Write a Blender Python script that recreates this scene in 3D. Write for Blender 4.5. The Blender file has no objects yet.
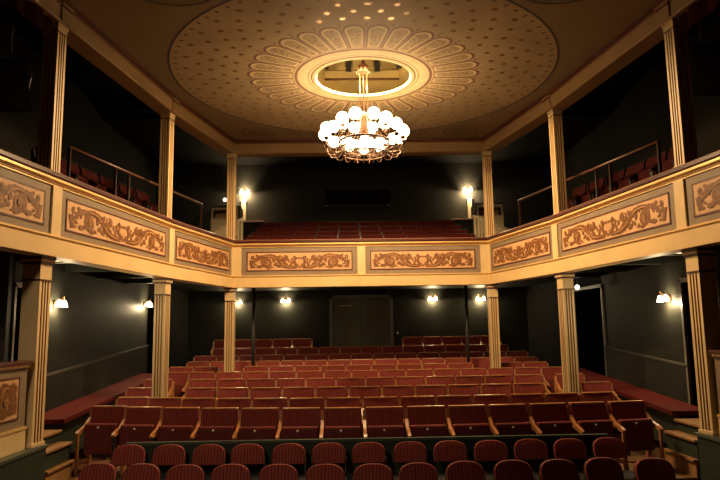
import bpy, bmesh, math, random
from mathutils import Vector, Matrix
random.seed(4)
C = bpy.context.scene.collection
SC = bpy.context.scene
PI = math.pi

# ------------------------------------------------------------------ materials
def mat(name, col, rough=0.6, metal=0.0, noise=0.0, nscale=8.0, col2=None, emit=None, estr=0.0, bump=0.0, spec=None, stripes=None):
    m = bpy.data.materials.new(name); m.use_nodes = True
    nt = m.node_tree; b = nt.nodes['Principled BSDF']
    b.inputs['Base Color'].default_value = (*col, 1)
    b.inputs['Roughness'].default_value = rough
    b.inputs['Metallic'].default_value = metal
    if spec is not None: b.inputs['Specular IOR Level'].default_value = spec
    tc = nt.nodes.new('ShaderNodeTexCoord')
    last = None
    if noise > 0 or col2:
        n = nt.nodes.new('ShaderNodeTexNoise'); n.inputs['Scale'].default_value = nscale
        n.inputs['Detail'].default_value = 4
        nt.links.new(tc.outputs['Object'], n.inputs['Vector'])
        r = nt.nodes.new('ShaderNodeValToRGB')
        c2 = col2 if col2 else tuple(c * (1 - noise) for c in col)
        r.color_ramp.elements[0].position = .35; r.color_ramp.elements[0].color = (*c2, 1)
        r.color_ramp.elements[1].position = .65; r.color_ramp.elements[1].color = (*col, 1)
        nt.links.new(n.outputs['Fac'], r.inputs['Fac']); last = r.outputs['Color']
        if bump:
            bp = nt.nodes.new('ShaderNodeBump'); bp.inputs['Strength'].default_value = bump
            bp.inputs['Distance'].default_value = .01
            nt.links.new(n.outputs['Fac'], bp.inputs['Height']); nt.links.new(bp.outputs['Normal'], b.inputs['Normal'])
    if stripes:
        axis, freq, scol = stripes
        w = nt.nodes.new('ShaderNodeTexWave'); w.wave_type = 'BANDS'; w.bands_direction = axis
        w.inputs['Scale'].default_value = freq
        nt.links.new(tc.outputs['Object'], w.inputs['Vector'])
        r2 = nt.nodes.new('ShaderNodeValToRGB')
        r2.color_ramp.elements[0].position = .25; r2.color_ramp.elements[0].color = (*scol, 1)
        r2.color_ramp.elements[1].position = .6; r2.color_ramp.elements[1].color = (1, 1, 1, 1)
        nt.links.new(w.outputs['Fac'], r2.inputs['Fac'])
        mx = nt.nodes.new('ShaderNodeMix'); mx.data_type = 'RGBA'; mx.blend_type = 'MULTIPLY'
        mx.inputs['Factor'].default_value = 1
        mx.inputs['A'].default_value = (*col, 1)
        if last: nt.links.new(last, mx.inputs['A'])
        nt.links.new(r2.outputs['Color'], mx.inputs['B']); last = mx.outputs['Result']
    if last: nt.links.new(last, b.inputs['Base Color'])
    if emit:
        b.inputs['Emission Color'].default_value = (*emit, 1); b.inputs['Emission Strength'].default_value = estr
    return m

WARM = (1.0, .76, .44)
M = {}
M['cream'] = mat('cream_paint', (.72, .54, .28), .5, noise=.12, nscale=3)
M['beam'] = mat('beam_paint', (.74, .53, .25), .5, noise=.1, nscale=2)
M['groove'] = mat('groove_gilding', (.30, .13, .03), .5)
M['redline'] = mat('dark_red_line', (.09, .022, .012), .5)
M['grey'] = mat('grey_brown_paint', (.24, .18, .12), .6, noise=.12, nscale=4)
M['peach'] = mat('peach_paint', (.66, .39, .20), .6, noise=.12, nscale=6)
M['scroll'] = mat('brown_scroll_paint', (.23, .09, .024), .55, noise=.3, nscale=14)
M['scroll_hi'] = mat('ochre_scroll_paint', (.48, .25, .09), .55)
M['gold'] = mat('gilded_moulding', (.85, .58, .24), .35, metal=.35)
M['rail'] = mat('dark_red_rail', (.07, .016, .010), .35, noise=.2)
M['rail_edge_highlight'] = mat('rail_edge_highlight', (.25, .12, .08), .3)  # lighter strip: thin highlight along the rail's top edge, painted into the colour
M['ceil_in'] = mat('ceiling_field_paint', (.42, .315, .175), .7, noise=.12, nscale=1.5)
M['ceil'] = mat('ceiling_paint', (.27, .20, .11), .7, noise=.12, nscale=1.5)
M['ceil_cream'] = mat('ceiling_band_cream', (.66, .52, .30), .7, noise=.15, nscale=10)
M['petal'] = mat('petal_ornament', (.50, .38, .21), .7, nscale=22, col2=(.24, .15, .07))
M['petal_line'] = mat('petal_outline', (.20, .10, .06), .7)
M['blueline'] = mat('dark_blue_line', (.07, .055, .05), .7)
M['medal'] = mat('medallion_paint', (.13, .085, .045), .7)
M['star'] = mat('gold_leaf_star', (.20, .11, .04), .30, metal=.85)
M['dot'] = mat('fleuron_paint', (.16, .10, .05), .7)  # brown paint of the small fleurons inside the circle line
M['wall'] = mat('dark_wall', (.019, .019, .015), .6, noise=.25, nscale=1.5)
M['wall_low'] = mat('dark_green_wall', (.018, .022, .018), .5, noise=.25, nscale=2)
M['black'] = mat('black_wall', (.010, .009, .008), .8)
M['cornice'] = mat('cornice_paint', (.31, .195, .085), .5, noise=.12, nscale=3)
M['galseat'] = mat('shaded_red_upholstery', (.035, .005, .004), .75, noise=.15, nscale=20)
M['railwood'] = mat('dark_handrail_wood', (.09, .036, .018), .35)
M['rearwall'] = mat('rear_gallery_wall', (.040, .037, .031), .8, noise=.2, nscale=1)
M['galwall'] = mat('gallery_wall', (.020, .018, .015), .8, noise=.2, nscale=1)
M['dado'] = mat('dado_rail', (.06, .06, .05), .35)
M['door'] = mat('grey_door', (.10, .11, .095), .45, noise=.1)
M['doorframe'] = mat('door_frame', (.14, .14, .12), .4)
M['white_trim'] = mat('pale_trim', (.16, .155, .13), .45)
M['floor'] = mat('wood_floor', (.22, .115, .045), .45, noise=.35, nscale=5, stripes=('X', 4.5, (.6, .55, .5)))
M['tread'] = mat('wood_tread', (.34, .18, .07), .45, noise=.25, nscale=7)
M['green'] = mat('dark_green_paint', (.032, .044, .034), .5, noise=.15)
M['greencap'] = mat('green_cap', (.065, .085, .065), .4)
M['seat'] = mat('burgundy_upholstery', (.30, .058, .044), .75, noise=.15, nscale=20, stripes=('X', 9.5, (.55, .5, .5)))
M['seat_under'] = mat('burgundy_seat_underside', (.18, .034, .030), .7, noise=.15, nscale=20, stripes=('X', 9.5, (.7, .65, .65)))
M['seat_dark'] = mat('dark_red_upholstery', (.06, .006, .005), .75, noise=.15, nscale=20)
M['wood'] = mat('seat_wood', (.46, .20, .075), .30, noise=.25, nscale=12)
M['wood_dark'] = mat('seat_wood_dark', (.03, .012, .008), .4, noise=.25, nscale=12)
M['iron'] = mat('black_iron', (.02, .018, .016), .45)
M['blackfab'] = mat('black_plastic_and_shade', (.018, .016, .015), .6)
M['greytrim'] = mat('grey_seat_trim', (.20, .19, .16), .5)
M['disc'] = mat('white_number_disc', (.8, .72, .6), .4)
M['bench'] = mat('red_bench_cloth', (.10, .013, .010), .75, noise=.2, nscale=9)
M['curtain'] = mat('dark_red_drape', (.030, .006, .004), .9, noise=.4, nscale=6)
M['speaker'] = mat('black_speaker', (.010, .010, .010), .5)
M['brass'] = mat('brass', (.10, .042, .016), .4, metal=.3)
M['brass_dark'] = mat('antique_brass', (.20, .10, .04), .4, metal=.5)
M['globe'] = mat('opal_globe', (.9, .85, .75), .3, emit=WARM, estr=13)
M['shade'] = mat('opal_tulip_glass', (.9, .85, .7), .3, emit=(1, .78, .44), estr=11)
M['bulb'] = mat('small_white_bulb', (.9, .9, .85), .3, emit=(1, .92, .7), estr=4)
M['tube'] = mat('lit_strip', (.9, .85, .7), .3, emit=(1, .80, .5), estr=2.0)
M['recess'] = mat('recess_paint', (.20, .17, .085), .7, noise=.1)
M['rose'] = mat('pink_white_top', (.62, .40, .30), .5)
M['pale'] = mat('pale_paint', (.60, .50, .32), .5)
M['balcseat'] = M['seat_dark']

for k_, v_ in (('wall', .12), ('wall_low', .15), ('black', .05), ('galwall', .06), ('rearwall', .08), ('bench', .12), ('seat', .18), ('seat_under', .18),
               ('seat_dark', .08), ('galseat', .06), ('curtain', .05), ('wood_dark', .2), ('green', .25), ('speaker', .15), ('ceil', .2), ('blackfab', .2)):
    M[k_].node_tree.nodes['Principled BSDF'].inputs['Specular IOR Level'].default_value = v_

# ------------------------------------------------------------------ mesh helper
class MB:
    def __init__(s, *mats):
        s.bm = bmesh.new(); s.m = list(mats) or [M['cream']]
    def poly(s, pts, mi=0):
        vs = [s.bm.verts.new(p) for p in pts]
        try:
            f = s.bm.faces.new(vs); f.material_index = mi; return f
        except ValueError: return None
    def box(s, x0, x1, y0, y1, z0, z1, mi=0, mtx=None, bev=0.0):
        P = [Vector((x, y, z)) for z in (z0, z1) for y in (y0, y1) for x in (x0, x1)]
        if mtx: P = [mtx @ p for p in P]
        v = [s.bm.verts.new(p) for p in P]
        fs = []
        for q in ((0,2,3,1),(4,5,7,6),(0,1,5,4),(2,6,7,3),(0,4,6,2),(1,3,7,5)):
            f = s.bm.faces.new([v[i] for i in q]); f.material_index = mi; fs.append(f)
        if bev:
            es = list({e for f in fs for e in f.edges})
            r = bmesh.ops.bevel(s.bm, geom=es, offset=bev, segments=2, affect='EDGES', profile=.5)
            for f in r['faces']: f.material_index = mi
        return s
    def prism(s, pts, z0, z1, mi=0, sides=None, cap=True):
        n = len(pts)
        a = [s.bm.verts.new((x, y, z0)) for x, y in pts]; b = [s.bm.verts.new((x, y, z1)) for x, y in pts]
        for i in range(n):
            j = (i+1) % n
            f = s.bm.faces.new([a[i], a[j], b[j], b[i]]); f.material_index = sides[i] if sides else mi
        if cap:
            f = s.bm.faces.new(b); f.material_index = mi
            f = s.bm.faces.new(list(reversed(a))); f.material_index = mi
        return s
    def tube(s, pts, r, seg=8, mi=0, closed=False, radii=None):
        pts = [Vector(p) for p in pts]; n = len(pts); rings = []
        up = Vector((0, 0, 1))
        for i, p in enumerate(pts):
            if closed: t = pts[(i+1) % n] - pts[i-1]
            else: t = pts[min(i+1, n-1)] - pts[max(i-1, 0)]
            t.normalize()
            a = t.cross(up)
            if a.length < 1e-3: a = t.cross(Vector((1, 0, 0)))
            a.normalize(); b = t.cross(a)
            rr = radii[i] if radii else r
            rings.append([s.bm.verts.new(p + a*math.cos(2*PI*k/seg)*rr + b*math.sin(2*PI*k/seg)*rr) for k in range(seg)])
        m = n if closed else n-1
        for i in range(m):
            A, B = rings[i], rings[(i+1) % n]
            for k in range(seg):
                f = s.bm.faces.new([A[k], A[(k+1) % seg], B[(k+1) % seg], B[k]]); f.material_index = mi; f.smooth = True
        if not closed:
            for R_ in (rings[0], rings[-1]):
                f = s.bm.faces.new(R_); f.material_index = mi
        return s
    def lathe(s, prof, c=(0, 0, 0), seg=20, mi=0, smooth=True):
        rings = []
        for r, z in prof:
            if r < 1e-5: rings.append([s.bm.verts.new((c[0], c[1], c[2]+z))])
            else: rings.append([s.bm.verts.new((c[0]+r*math.cos(2*PI*k/seg), c[1]+r*math.sin(2*PI*k/seg), c[2]+z)) for k in range(seg)])
        for A, B in zip(rings, rings[1:]):
            for k in range(seg):
                k2 = (k+1) % seg
                if len(A) == 1 and len(B) == 1: continue
                if len(A) == 1: vs = [A[0], B[k2], B[k]]
                elif len(B) == 1: vs = [A[k], A[k2], B[0]]
                else: vs = [A[k], A[k2], B[k2], B[k]]
                f = s.bm.faces.new(vs); f.material_index = mi; f.smooth = smooth
        return s
    def sphere(s, c, r, mi=0, seg=20):
        n = 10
        return s.lathe([(r*math.sin(PI*i/n), -r*math.cos(PI*i/n)) for i in range(n+1)], c, seg, mi)
    def build(s, name, parent=None, loc=None, normals=True):
        if normals: bmesh.ops.recalc_face_normals(s.bm, faces=s.bm.faces[:])
        me = bpy.data.meshes.new(name); s.bm.to_mesh(me); s.bm.free()
        for m in s.m: me.materials.append(m)
        o = bpy.data.objects.new(name, me); C.objects.link(o)
        if parent: o.parent = parent
        if loc: o.location = loc
        return o

def tag(o, label=None, cat=None, group=None, kind=None):
    if label: o['label'] = label
    if cat: o['category'] = cat
    if group: o['group'] = group
    if kind: o['kind'] = kind
    return o
def thing(name, label, cat, loc=(0, 0, 0), rz=0, group=None):
    o = bpy.data.objects.new(name, None); C.objects.link(o)
    o.empty_display_size = .1
    o.location = loc; o.rotation_euler = (0, 0, rz)
    return tag(o, label, cat, group)
def struct(o): o['kind'] = 'structure'; return o
def dup(root, loc, rz, label, group=None):
    r = root.copy(); C.objects.link(r); r.location = loc; r.rotation_euler = (0, 0, rz)
    r['label'] = label
    if group: r['group'] = group
    for ch in list(root.children):
        c = ch.copy(); C.objects.link(c); c.parent = r
        for g in list(ch.children):
            d = g.copy(); C.objects.link(d); d.parent = c
    return r
ORD = ['first','second','third','fourth','fifth','sixth','seventh','eighth','ninth','tenth','eleventh','twelfth','thirteenth','fourteenth','fifteenth','sixteenth','seventeenth']
def place_word(i, n):
    if i == 0: return 'leftmost'
    if i == n-1: return 'rightmost'
    if i < n/2: return ORD[i] + ' from the left'
    return ORD[n-1-i] + ' from the right'

# ------------------------------------------------------------------ plan of the horseshoe (x, y)
PATH = [(-3.80, 4.4), (-3.455, 6.97), (-3.026, 9.985), (-2.491, 12.40), (0.0, 12.40),
        (2.491, 12.40), (3.026, 9.985), (3.455, 6.97), (3.80, 4.4)]
ZB, ZP, ZG, ZR, ZC, ZT = 2.875, 3.10, 3.64, 3.785, 5.50, 5.77   # beam, panel, moulding, rail top, cornice, ceiling
def normals_of(path):
    ns = []
    n = len(path)
    for i in range(n):
        segs = []
        if i > 0: segs.append((path[i][0]-path[i-1][0], path[i][1]-path[i-1][1]))
        if i < n-1: segs.append((path[i+1][0]-path[i][0], path[i+1][1]-path[i][1]))
        vs = []
        for dx, dy in segs:
            l = math.hypot(dx, dy); vs.append((dy/l, -dx/l))
        if len(vs) == 1: ns.append(vs[0])
        else:
            sx, sy = vs[0][0]+vs[1][0], vs[0][1]+vs[1][1]; l = math.hypot(sx, sy); sx /= l; sy /= l
            k = sx*vs[0][0]+sy*vs[0][1]; ns.append((sx/k, sy/k))
    return ns
PN = normals_of(PATH)
def sweep(mb, i0, i1, prof, mats_i=None, path=None, pn=None, cap=True, org=(0, 0, 0)):
    """closed profile of (d, z) swept from path vertex i0 to i1, d measured into the hall"""
    path = path or PATH; pn = pn or PN
    rings = []
    for i in range(i0, i1+1):
        (x, y), (nx, ny) = path[i], pn[i]
        rings.append([mb.bm.verts.new((x+nx*d-org[0], y+ny*d-org[1], z-org[2])) for d, z in prof])
    k = len(prof)
    for A, B in zip(rings, rings[1:]):
        for j in range(k):
            f = mb.bm.faces.new([A[j], A[(j+1) % k], B[(j+1) % k], B[j]])
            f.material_index = mats_i[j] if mats_i else 0
    if cap:
        for R_ in (rings[0], rings[-1]): mb.bm.faces.new(R_)

# ------------------------------------------------------------------ painted scrollwork
def stroke(pts, w0, w1, wm=None):
    out = []
    n = len(pts)
    L, Rr = [], []
    for i, (x, y) in enumerate(pts):
        a = pts[max(i-1, 0)]; b = pts[min(i+1, n-1)]
        dx, dy = b[0]-a[0], b[1]-a[1]; l = math.hypot(dx, dy) or 1
        t = i/(n-1)
        w = (w0*(1-t)+w1*t) if wm is None else (w0*(1-t)**2 + 2*wm*t*(1-t) + w1*t*t)
        L.append((x-dy/l*w/2, y+dx/l*w/2)); Rr.append((x+dy/l*w/2, y-dx/l*w/2))
    for i in range(n-1): out.append([L[i], Rr[i], Rr[i+1], L[i+1]])
    return out
def spiral(cx, cy, r0, r1, a0, turns, n=30):
    return [(cx+(r0+(r1-r0)*i/n)*math.cos(a0+turns*2*PI*i/n), cy+(r0+(r1-r0)*i/n)*math.sin(a0+turns*2*PI*i/n)) for i in range(n+1)]
def bez(p0, p1, p2, p3, n=14):
    return [tuple((1-t)**3*a+3*t*(1-t)**2*b+3*t*t*(1-t)*c+t**3*d for a, b, c, d in zip(p0, p1, p2, p3)) for t in [i/n for i in range(n+1)]]
def blob(cx, cy, rx, ry, rot=0, n=10):
    return [[(cx+rx*math.cos(2*PI*k/n)*math.cos(rot)-ry*math.sin(2*PI*k/n)*math.sin(rot),
              cy+rx*math.cos(2*PI*k/n)*math.sin(rot)+ry*math.sin(2*PI*k/n)*math.cos(rot)) for k in range(n)]]
def scroll_half(L, h, lyre=True):
    dark, hi = [], []
    def S(pts, w0, w1, wm=None, k=1.65):
        dark.extend(stroke(pts, w0*k, w1*k, None if wm is None else wm*k))
        m = len(pts)-1
        if m == 14:                       # acanthus lobes along the stem
            for q in range(3, m-1, 5):
                (ax, ay), (bx_, by_) = pts[q-1], pts[q+1]
                l = math.hypot(bx_-ax, by_-ay) or 1; tx_, ty_ = (bx_-ax)/l, (by_-ay)/l
                for sg in (1, -1):
                    ww = (wm or w0)*.62
                    dark.extend(blob(pts[q][0]-sg*ty_*ww+tx_*.02*h, pts[q][1]+sg*tx_*ww+ty_*.02*h, .085*h, .042*h, math.atan2(ty_, tx_)+sg*.7))
    bx, by, br = .65*L, -.06*h, .38*h
    # big volute with its flower
    S(spiral(bx, by, br, .10*h, PI*.55, -1.6, 44), .13*h, .05*h, .11*h)
    dark.extend(blob(bx, by, .13*h, .13*h))
    for k in range(5):
        a = k*2*PI/5; hi.extend(blob(bx+.09*h*math.cos(a), by+.09*h*math.sin(a), .05*h, .03*h, a))
    # acanthus stem from the lyre foot over the volute
    S(bez((.05*L, -.40*h), (.22*L, -.52*h), (.36*L, -.30*h), (.44*L, .10*h)), .10*h, .10*h, .20*h)
    S(bez((.40*L, -.02*h), (.46*L, .34*h), (.60*L, .50*h), (.76*L, .30*h)), .12*h, .07*h, .22*h)
    S(bez((.72*L, .34*h), (.84*L, .30*h), (.88*L, .05*h), (.93*L, -.12*h)), .14*h, .04*h, .17*h)
    hi.extend(stroke(bez((.46*L, .10*h), (.50*L, .33*h), (.60*L, .42*h), (.72*L, .32*h)), .02*h, .02*h, .08*h))
    hi.extend(stroke(bez((.12*L, -.42*h), (.25*L, -.44*h), (.34*L, -.28*h), (.40*L, .0*h)), .02*h, .02*h, .08*h))
    # outer curls
    S(spiral(.925*L, .30*h, .13*h, .03*h, -PI*.8, 1.1, 20), .07*h, .04*h, .07*h)
    S(bez((.93*L, -.08*h), (.99*L, -.22*h), (.96*L, -.42*h), (.88*L, -.38*h)), .08*h, .05*h, .15*h)
    S(bez((.90*L, -.02*h), (.97*L, .06*h), (1.0*L, .0*h), (.98*L, -.10*h)), .05*h, .03*h, .09*h)
    # inner volute
    S(bez((.20*L, -.40*h), (.30*L, -.15*h), (.40*L, .20*h), (.33*L, .36*h)), .07*h, .06*h, .09*h)
    S(spiral(.285*L, .20*h, .19*h, .05*h, PI*.35, 1.3, 30), .07*h, .05*h, .08*h)
    dark.extend(blob(.285*L, .20*h, .06*h, .06*h))
    # leaves
    for (x, y, rx, ry, a) in ((.42, -.32, .13, .06, .4), (.48, -.20, .11, .05, -.6), (.52, .05, .10, .05, 1.1), (.40, .30, .10, .05, 2.0),
                              (.17, -.22, .15, .05, 1.9), (.80, -.36, .12, .06, .1), (.62, -.44, .11, .05, .2), (.84, .38, .09, .05, .6),
                              (.50, .32, .09, .05, 1.6), (.21, .02, .09, .04, 1.2)):
        dark.extend(blob(x*L, y*h, rx*h*1.6, ry*h*1.75, a))
    if lyre:
        S(bez((.02*L, -.30*h), (.12*L, -.30*h), (.13*L, .05*h), (.07*L, .18*h)), .10*h, .06*h, .13*h)
        S(spiral(.105*L, .24*h, .11*h, .03*h, -PI*.9, -.9, 16), .07*h, .05*h, .07*h)
        dark.extend(blob(0, -.40*h, .12*h, .07*h))
        hi.extend(stroke([(.025*L, -.28*h), (.025*L, .22*h)], .03*h, .03*h))
        S([(0, .22*h), (.09*L, .20*h)], .06*h, .06*h)
    else:
        for k in range(4):
            a = PI/2 - k*.42
            S([(0, -.32*h), (.36*h*math.cos(a)*.6, -.32*h+.42*h*math.sin(a)), (.62*h*math.cos(a), -.32*h+.70*h*math.sin(a))], .05*h, .07*h, .16*h)
        dark.extend(blob(0, -.36*h, .16*h, .09*h))
    for (x, y, a) in ((.30, -.05, .8), (.55, -.40, .3), (.74, -.34, -.5), (.15, .10, 1.5), (.43, .15, 1.2), (.80, .12, 1.9), (.88, -.20, .2), (.36, .05, .3)):
        dark.extend(blob(x*L, y*h, .12*h, .055*h, a)); dark.extend(blob(x*L+.05*h, y*h+.05*h, .09*h, .045*h, a+1.1))
    lim = lambda pl: [(min(max(x, 0), L), min(max(y, -h*.52), h*.52)) for x, y in pl]
    return [lim(q) for q in dark], [lim(q) for q in hi]
def painted_panel(name, parent, w, h, mtx, lyre=True, cut=None):
    """flat painted panel: local x along, local y up, +z towards the hall; mtx places it"""
    mb = MB(M['peach'], M['redline'], M['scroll'], M['scroll_hi'])
    def P(p, z): return mtx @ Vector((p[0], p[1], z))
    a, b = w/2, h/2
    q = [(-a, -b), (a, -b), (a, b), (-a, b)]
    mb.poly([P(p, .004) for p in q], 0)
    for i in range(4):
        p0, p1 = q[i], q[(i+1) % 4]
        mb.poly([P(p0, .0), P(p1, .0), P(p1, .004), P(p0, .004)], 1)
    t = .020
    for x0, x1, y0, y1 in ((-a, a, b-t, b), (-a, a, -b, -b+t), (-a, -a+t, -b, b), (a-t, a, -b, b)):
        mb.poly([P((x0, y0), .007), P((x1, y0), .007), P((x1, y1), .007), P((x0, y1), .007)], 1)
    dark, hi = scroll_half(a-.05, h-.09, lyre)
    for s in (1, -1):
        for k, (lst, mi, z) in enumerate(((dark, 2, .009), (hi, 3, .019))):
            for q, pl in enumerate(lst):
                pts = [P((s*x, y), z+q*1.2e-5+(0 if s > 0 else .6e-5)) for x, y in pl]
                if s < 0: pts.reverse()
                mb.poly(pts, mi)
    return mb.build(name, parent, normals=False)

# ------------------------------------------------------------------ balcony parapet, bay by bay
BAYS = ['left balcony front nearest the stage', 'left balcony front between front and middle piers', 'left balcony front next to the rear corner',
        'rear balcony front left of centre', 'rear balcony front right of centre',
        'right balcony front next to the rear corner', 'right balcony front between front and middle piers', 'right balcony front nearest the stage']
for i in range(8):
    (x0, y0), (x1, y1) = PATH[i], PATH[i+1]
    mx, my = (x0+x1)/2, (y0+y1)/2
    org = (mx, my, ZB)
    L = math.hypot(x1-x0, y1-y0); tx, ty = (x1-x0)/L, (y1-y0)/L; nx, ny = ty, -tx
    t = thing('balcony_parapet', 'scroll-painted bay of the ' + BAYS[i], 'balcony front', org, 0, 'balcony front bays')
    mb = MB(M['beam'], M['gold'])
    sweep(mb, i, i+1, [(-.16, ZB), (.055, ZB), (.055, ZP-.035), (.075, ZP-.02), (.075, ZP), (-.16, ZP)], [0, 0, 1, 1, 0, 0], org=org)
    tag(mb.build('beam', t), 'cream-painted beam under the panel')
    mb = MB(M['grey'])
    sweep(mb, i, i+1, [(-.10, ZP), (.02, ZP), (.02, ZG), (-.10, ZG)], org=org)
    mb.build('panel_board', t)
    mb = MB(M['gold'], M['groove'])
    sweep(mb, i, i+1, [(-.10, ZG), (.035, ZG), (.035, ZG+.015), (.045, ZG+.018), (.045, ZG+.03), (.075, ZG+.05), (.075, ZG+.075), (-.10, ZG+.075)], [0, 0, 1, 1, 0, 0, 0, 0], org=org)
    mb.build('moulding', t)
    mb = MB(M['rail'], M['rail_edge_highlight'])
    sweep(mb, i, i+1, [(-.17, ZG+.075), (.07, ZG+.075), (.085, ZG+.095), (.085, ZR-.012), (.073, ZR), (-.17, ZR)], [0, 0, 0, 1, 0, 0], org=org)
    tag(mb.build('top_rail', t), 'dark red capping rail')
    # pilasters at the ends of this bay
    pw = .085
    ends = []
    if i in (2, 3, 4, 5): ends = {2: [(1, .075)], 3: [(0, .19), (1, .075)], 4: [(0, .075), (1, .19)], 5: [(0, .075)]}[i]
    if i in (1, 2): ends.append((0, pw))
    if i in (0, 1): ends.append((1, pw))
    if i in (5, 6): ends.append((1, pw))
    if i in (6, 7): ends.append((0, pw))
    for e, wd in ends:
        j = i+e
        (px, py), (qx, qy) = PATH[j], PN[j]
        s = 1 if e == 0 else -1
        mb = MB(M['peach'])
        foot = []
        for d in (.02, .042):
            foot.append((px+qx*d-mx, py+qy*d-my))
            foot.append((px+s*tx*wd+nx*d-mx, py+s*ty*wd+ny*d-my))
        pts = [foot[0], foot[1], foot[3], foot[2]]
        mb.m = [M['cream']]
        mb.prism(pts, ZP-ZB, ZG-ZB)
        mb.build('pilaster', t)
    # painted panel
    lm = {0: .17, 1: .20, 2: .18, 3: .29, 4: .17, 5: .18, 6: .20, 7: .20}[i]; rm = {0: .20, 1: .20, 2: .18, 3: .17, 4: .29, 5: .18, 6: .20, 7: .17}[i]
    w = L-lm-rm; off = (lm-rm)/2
    zc = (ZP+ZG)/2-ZB; h = (ZG-ZP)-.17
    # panel x axis: seen from the hall, left to right = direction of travel (t); normal n
    mtx = Matrix(((tx, 0, nx, tx*off+nx*.021), (ty, 0, ny, ty*off+ny*.021), (0, 1, 0, zc), (0, 0, 0, 1)))
    painted_panel('painted_panel', t, w, h, mtx, lyre=(i not in (2, 5, 0, 7)))

# ------------------------------------------------------------------ piers
def flute_outline(s, n=3, plain=()):
    """square outline with n shallow grooves per face; returns points and per-side material index"""
    pts, mi = [], []
    a = s/2; g = s*.085; dp = s*.07
    side = []
    pitch = s*.72/n
    xs = [-s*.36+pitch*(k+.5) for k in range(n)]
    for x in xs: side += [(x-g*.75, 0), (x-g*.45, dp), (x+g*.45, dp), (x+g*.75, 0)]
    for q in range(4):
        ang = q*PI/2
        loc = [(-a, 0)] + ([] if q in plain else side)
        for k, (x, d) in enumerate(loc):
            X, Y = x, -a+d
            pts.append((X*math.cos(ang)-Y*math.sin(ang), X*math.sin(ang)+Y*math.cos(ang)))
            if k == 0: mi.append(0)
            else: mi.append([1, 1, 1, 0][(k-1) % 4])
    return pts, mi
def pier(name, label, x, y, rz, s, z0, z1, group, upper, plain=()):
    t = thing(name, label, 'column', (x, y, z0), rz, group)
    H = z1-z0
    pts, mi = flute_outline(s, 3, plain)
    a = s/2
    if upper:
        b, c = .03, H-.10
        mb = MB(M['cream'], M['groove']); mb.prism(pts, b, c, 0, mi); mb.build('shaft', t)
        mb = MB(M['cream']); mb.box(-a-.012, a+.012, -a-.012, a+.012, 0, b); mb.build('base', t)
        mb = MB(M['cream'], M['redline'])
        mb.box(-a-.004, a+.004, -a-.004, a+.004, c, c+.015, 1).box(-a-.003, a+.003, -a-.003, a+.003, c+.015, H-.03, 0).box(-a-.014, a+.014, -a-.014, a+.014, H-.03, H, 0)
        mb.build('capital', t)
    else:
        c = H-.25; b = .04
        mb = MB(M['cream'], M['groove']); mb.prism(pts, b, c, 0, mi); mb.build('shaft', t)
        mb = MB(M['cream']); mb.box(-a-.015, a+.015, -a-.015, a+.015, 0, b, bev=.006); mb.build('base', t)
        mb = MB(M['cream'], M['redline'])
        mb.box(-a-.002, a+.002, -a-.002, a+.002, c, H-.07, 0)
        mb.box(-a-.010, a+.010, -a-.010, a+.010, c-.012, c+.006, 1)
        mb.box(-a-.012, a+.012, -a-.012, a+.012, H-.085, H-.06, 1).box(-a-.022, a+.022, -a-.022, a+.022, H-.06, H-.03, 0).box(-a-.03, a+.03, -a-.03, a+.03, H-.03, H, 1)
        mb.build('capital', t)
    return t
FL = {1: .333}
spec = [(1, .20, -.14, 'front', .901), (2, .175, -.18, 'middle', .41), (3, .17, 0, 'rear corner', .58)]
for j, s, rz, nm, zb in spec:
    for sd, pj in ((1, j), (-1, 8-j)):
        (px, py), (nx, ny) = PATH[pj], PN[pj]
        off = {1: -.148, 2: -.09, 3: -.03}[j]
        offu = {1: -.085, 2: -.085, 3: -.03}[j]
        x, y = px+nx*off, py+ny*off; xu, yu = px+nx*offu, py+ny*offu
        side = 'left' if sd > 0 else 'right'
        pier('fluted_pier', f'fluted cream {nm} pier holding up the {side} balcony', x, y, rz*sd, s, zb, ZB-.001, 'lower fluted piers', False, (0,) if j == 1 else ())
        s2 = {1: .17, 2: .155, 3: .15}[j]
        pier('slender_pier', f'slender fluted cream {nm} pier on the {side} balcony rail', xu, yu, rz*sd, s2, ZR+.001, ZC-.001, 'upper fluted piers', True)

# ------------------------------------------------------------------ cornice and ceiling
mb = MB(M['cornice'], M['redline'], M['ceil'])
sweep(mb, 0, 8, [(-.22, ZC), (.03, ZC), (.045, ZC+.02), (.03, ZC+.03), (.03, ZC+.19), (.055, ZC+.20), (.055, ZC+.225), (.08, ZC+.235), (.08, ZT), (-.22, ZT)],
      [0, 0, 0, 0, 0, 1, 1, 1, 0, 0])
for j in (1, 2, 3, 5, 6, 7):     # the cornice breaks forward over each pier
    (px, py), (nx, ny) = PATH[j], PN[j]
    rz = {1: -.14, 2: -.18, 3: -.5, 5: .5, 6: .18, 7: .14}[j]
    mt = Matrix.Translation((px+nx*-.05, py+ny*-.05, 0)) @ Matrix.Rotation(rz, 4, 'Z')
    mb.box(-.10, .10, -.10, .10, ZC+.012, ZC+.18, 0, mt).box(-.11, .11, -.11, .11, ZC+.18, ZC+.20, 1, mt).box(-.118, .118, -.118, .118, ZC+.20, ZC+.25, 0, mt)
struct(mb.build('trim_1'))

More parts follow.
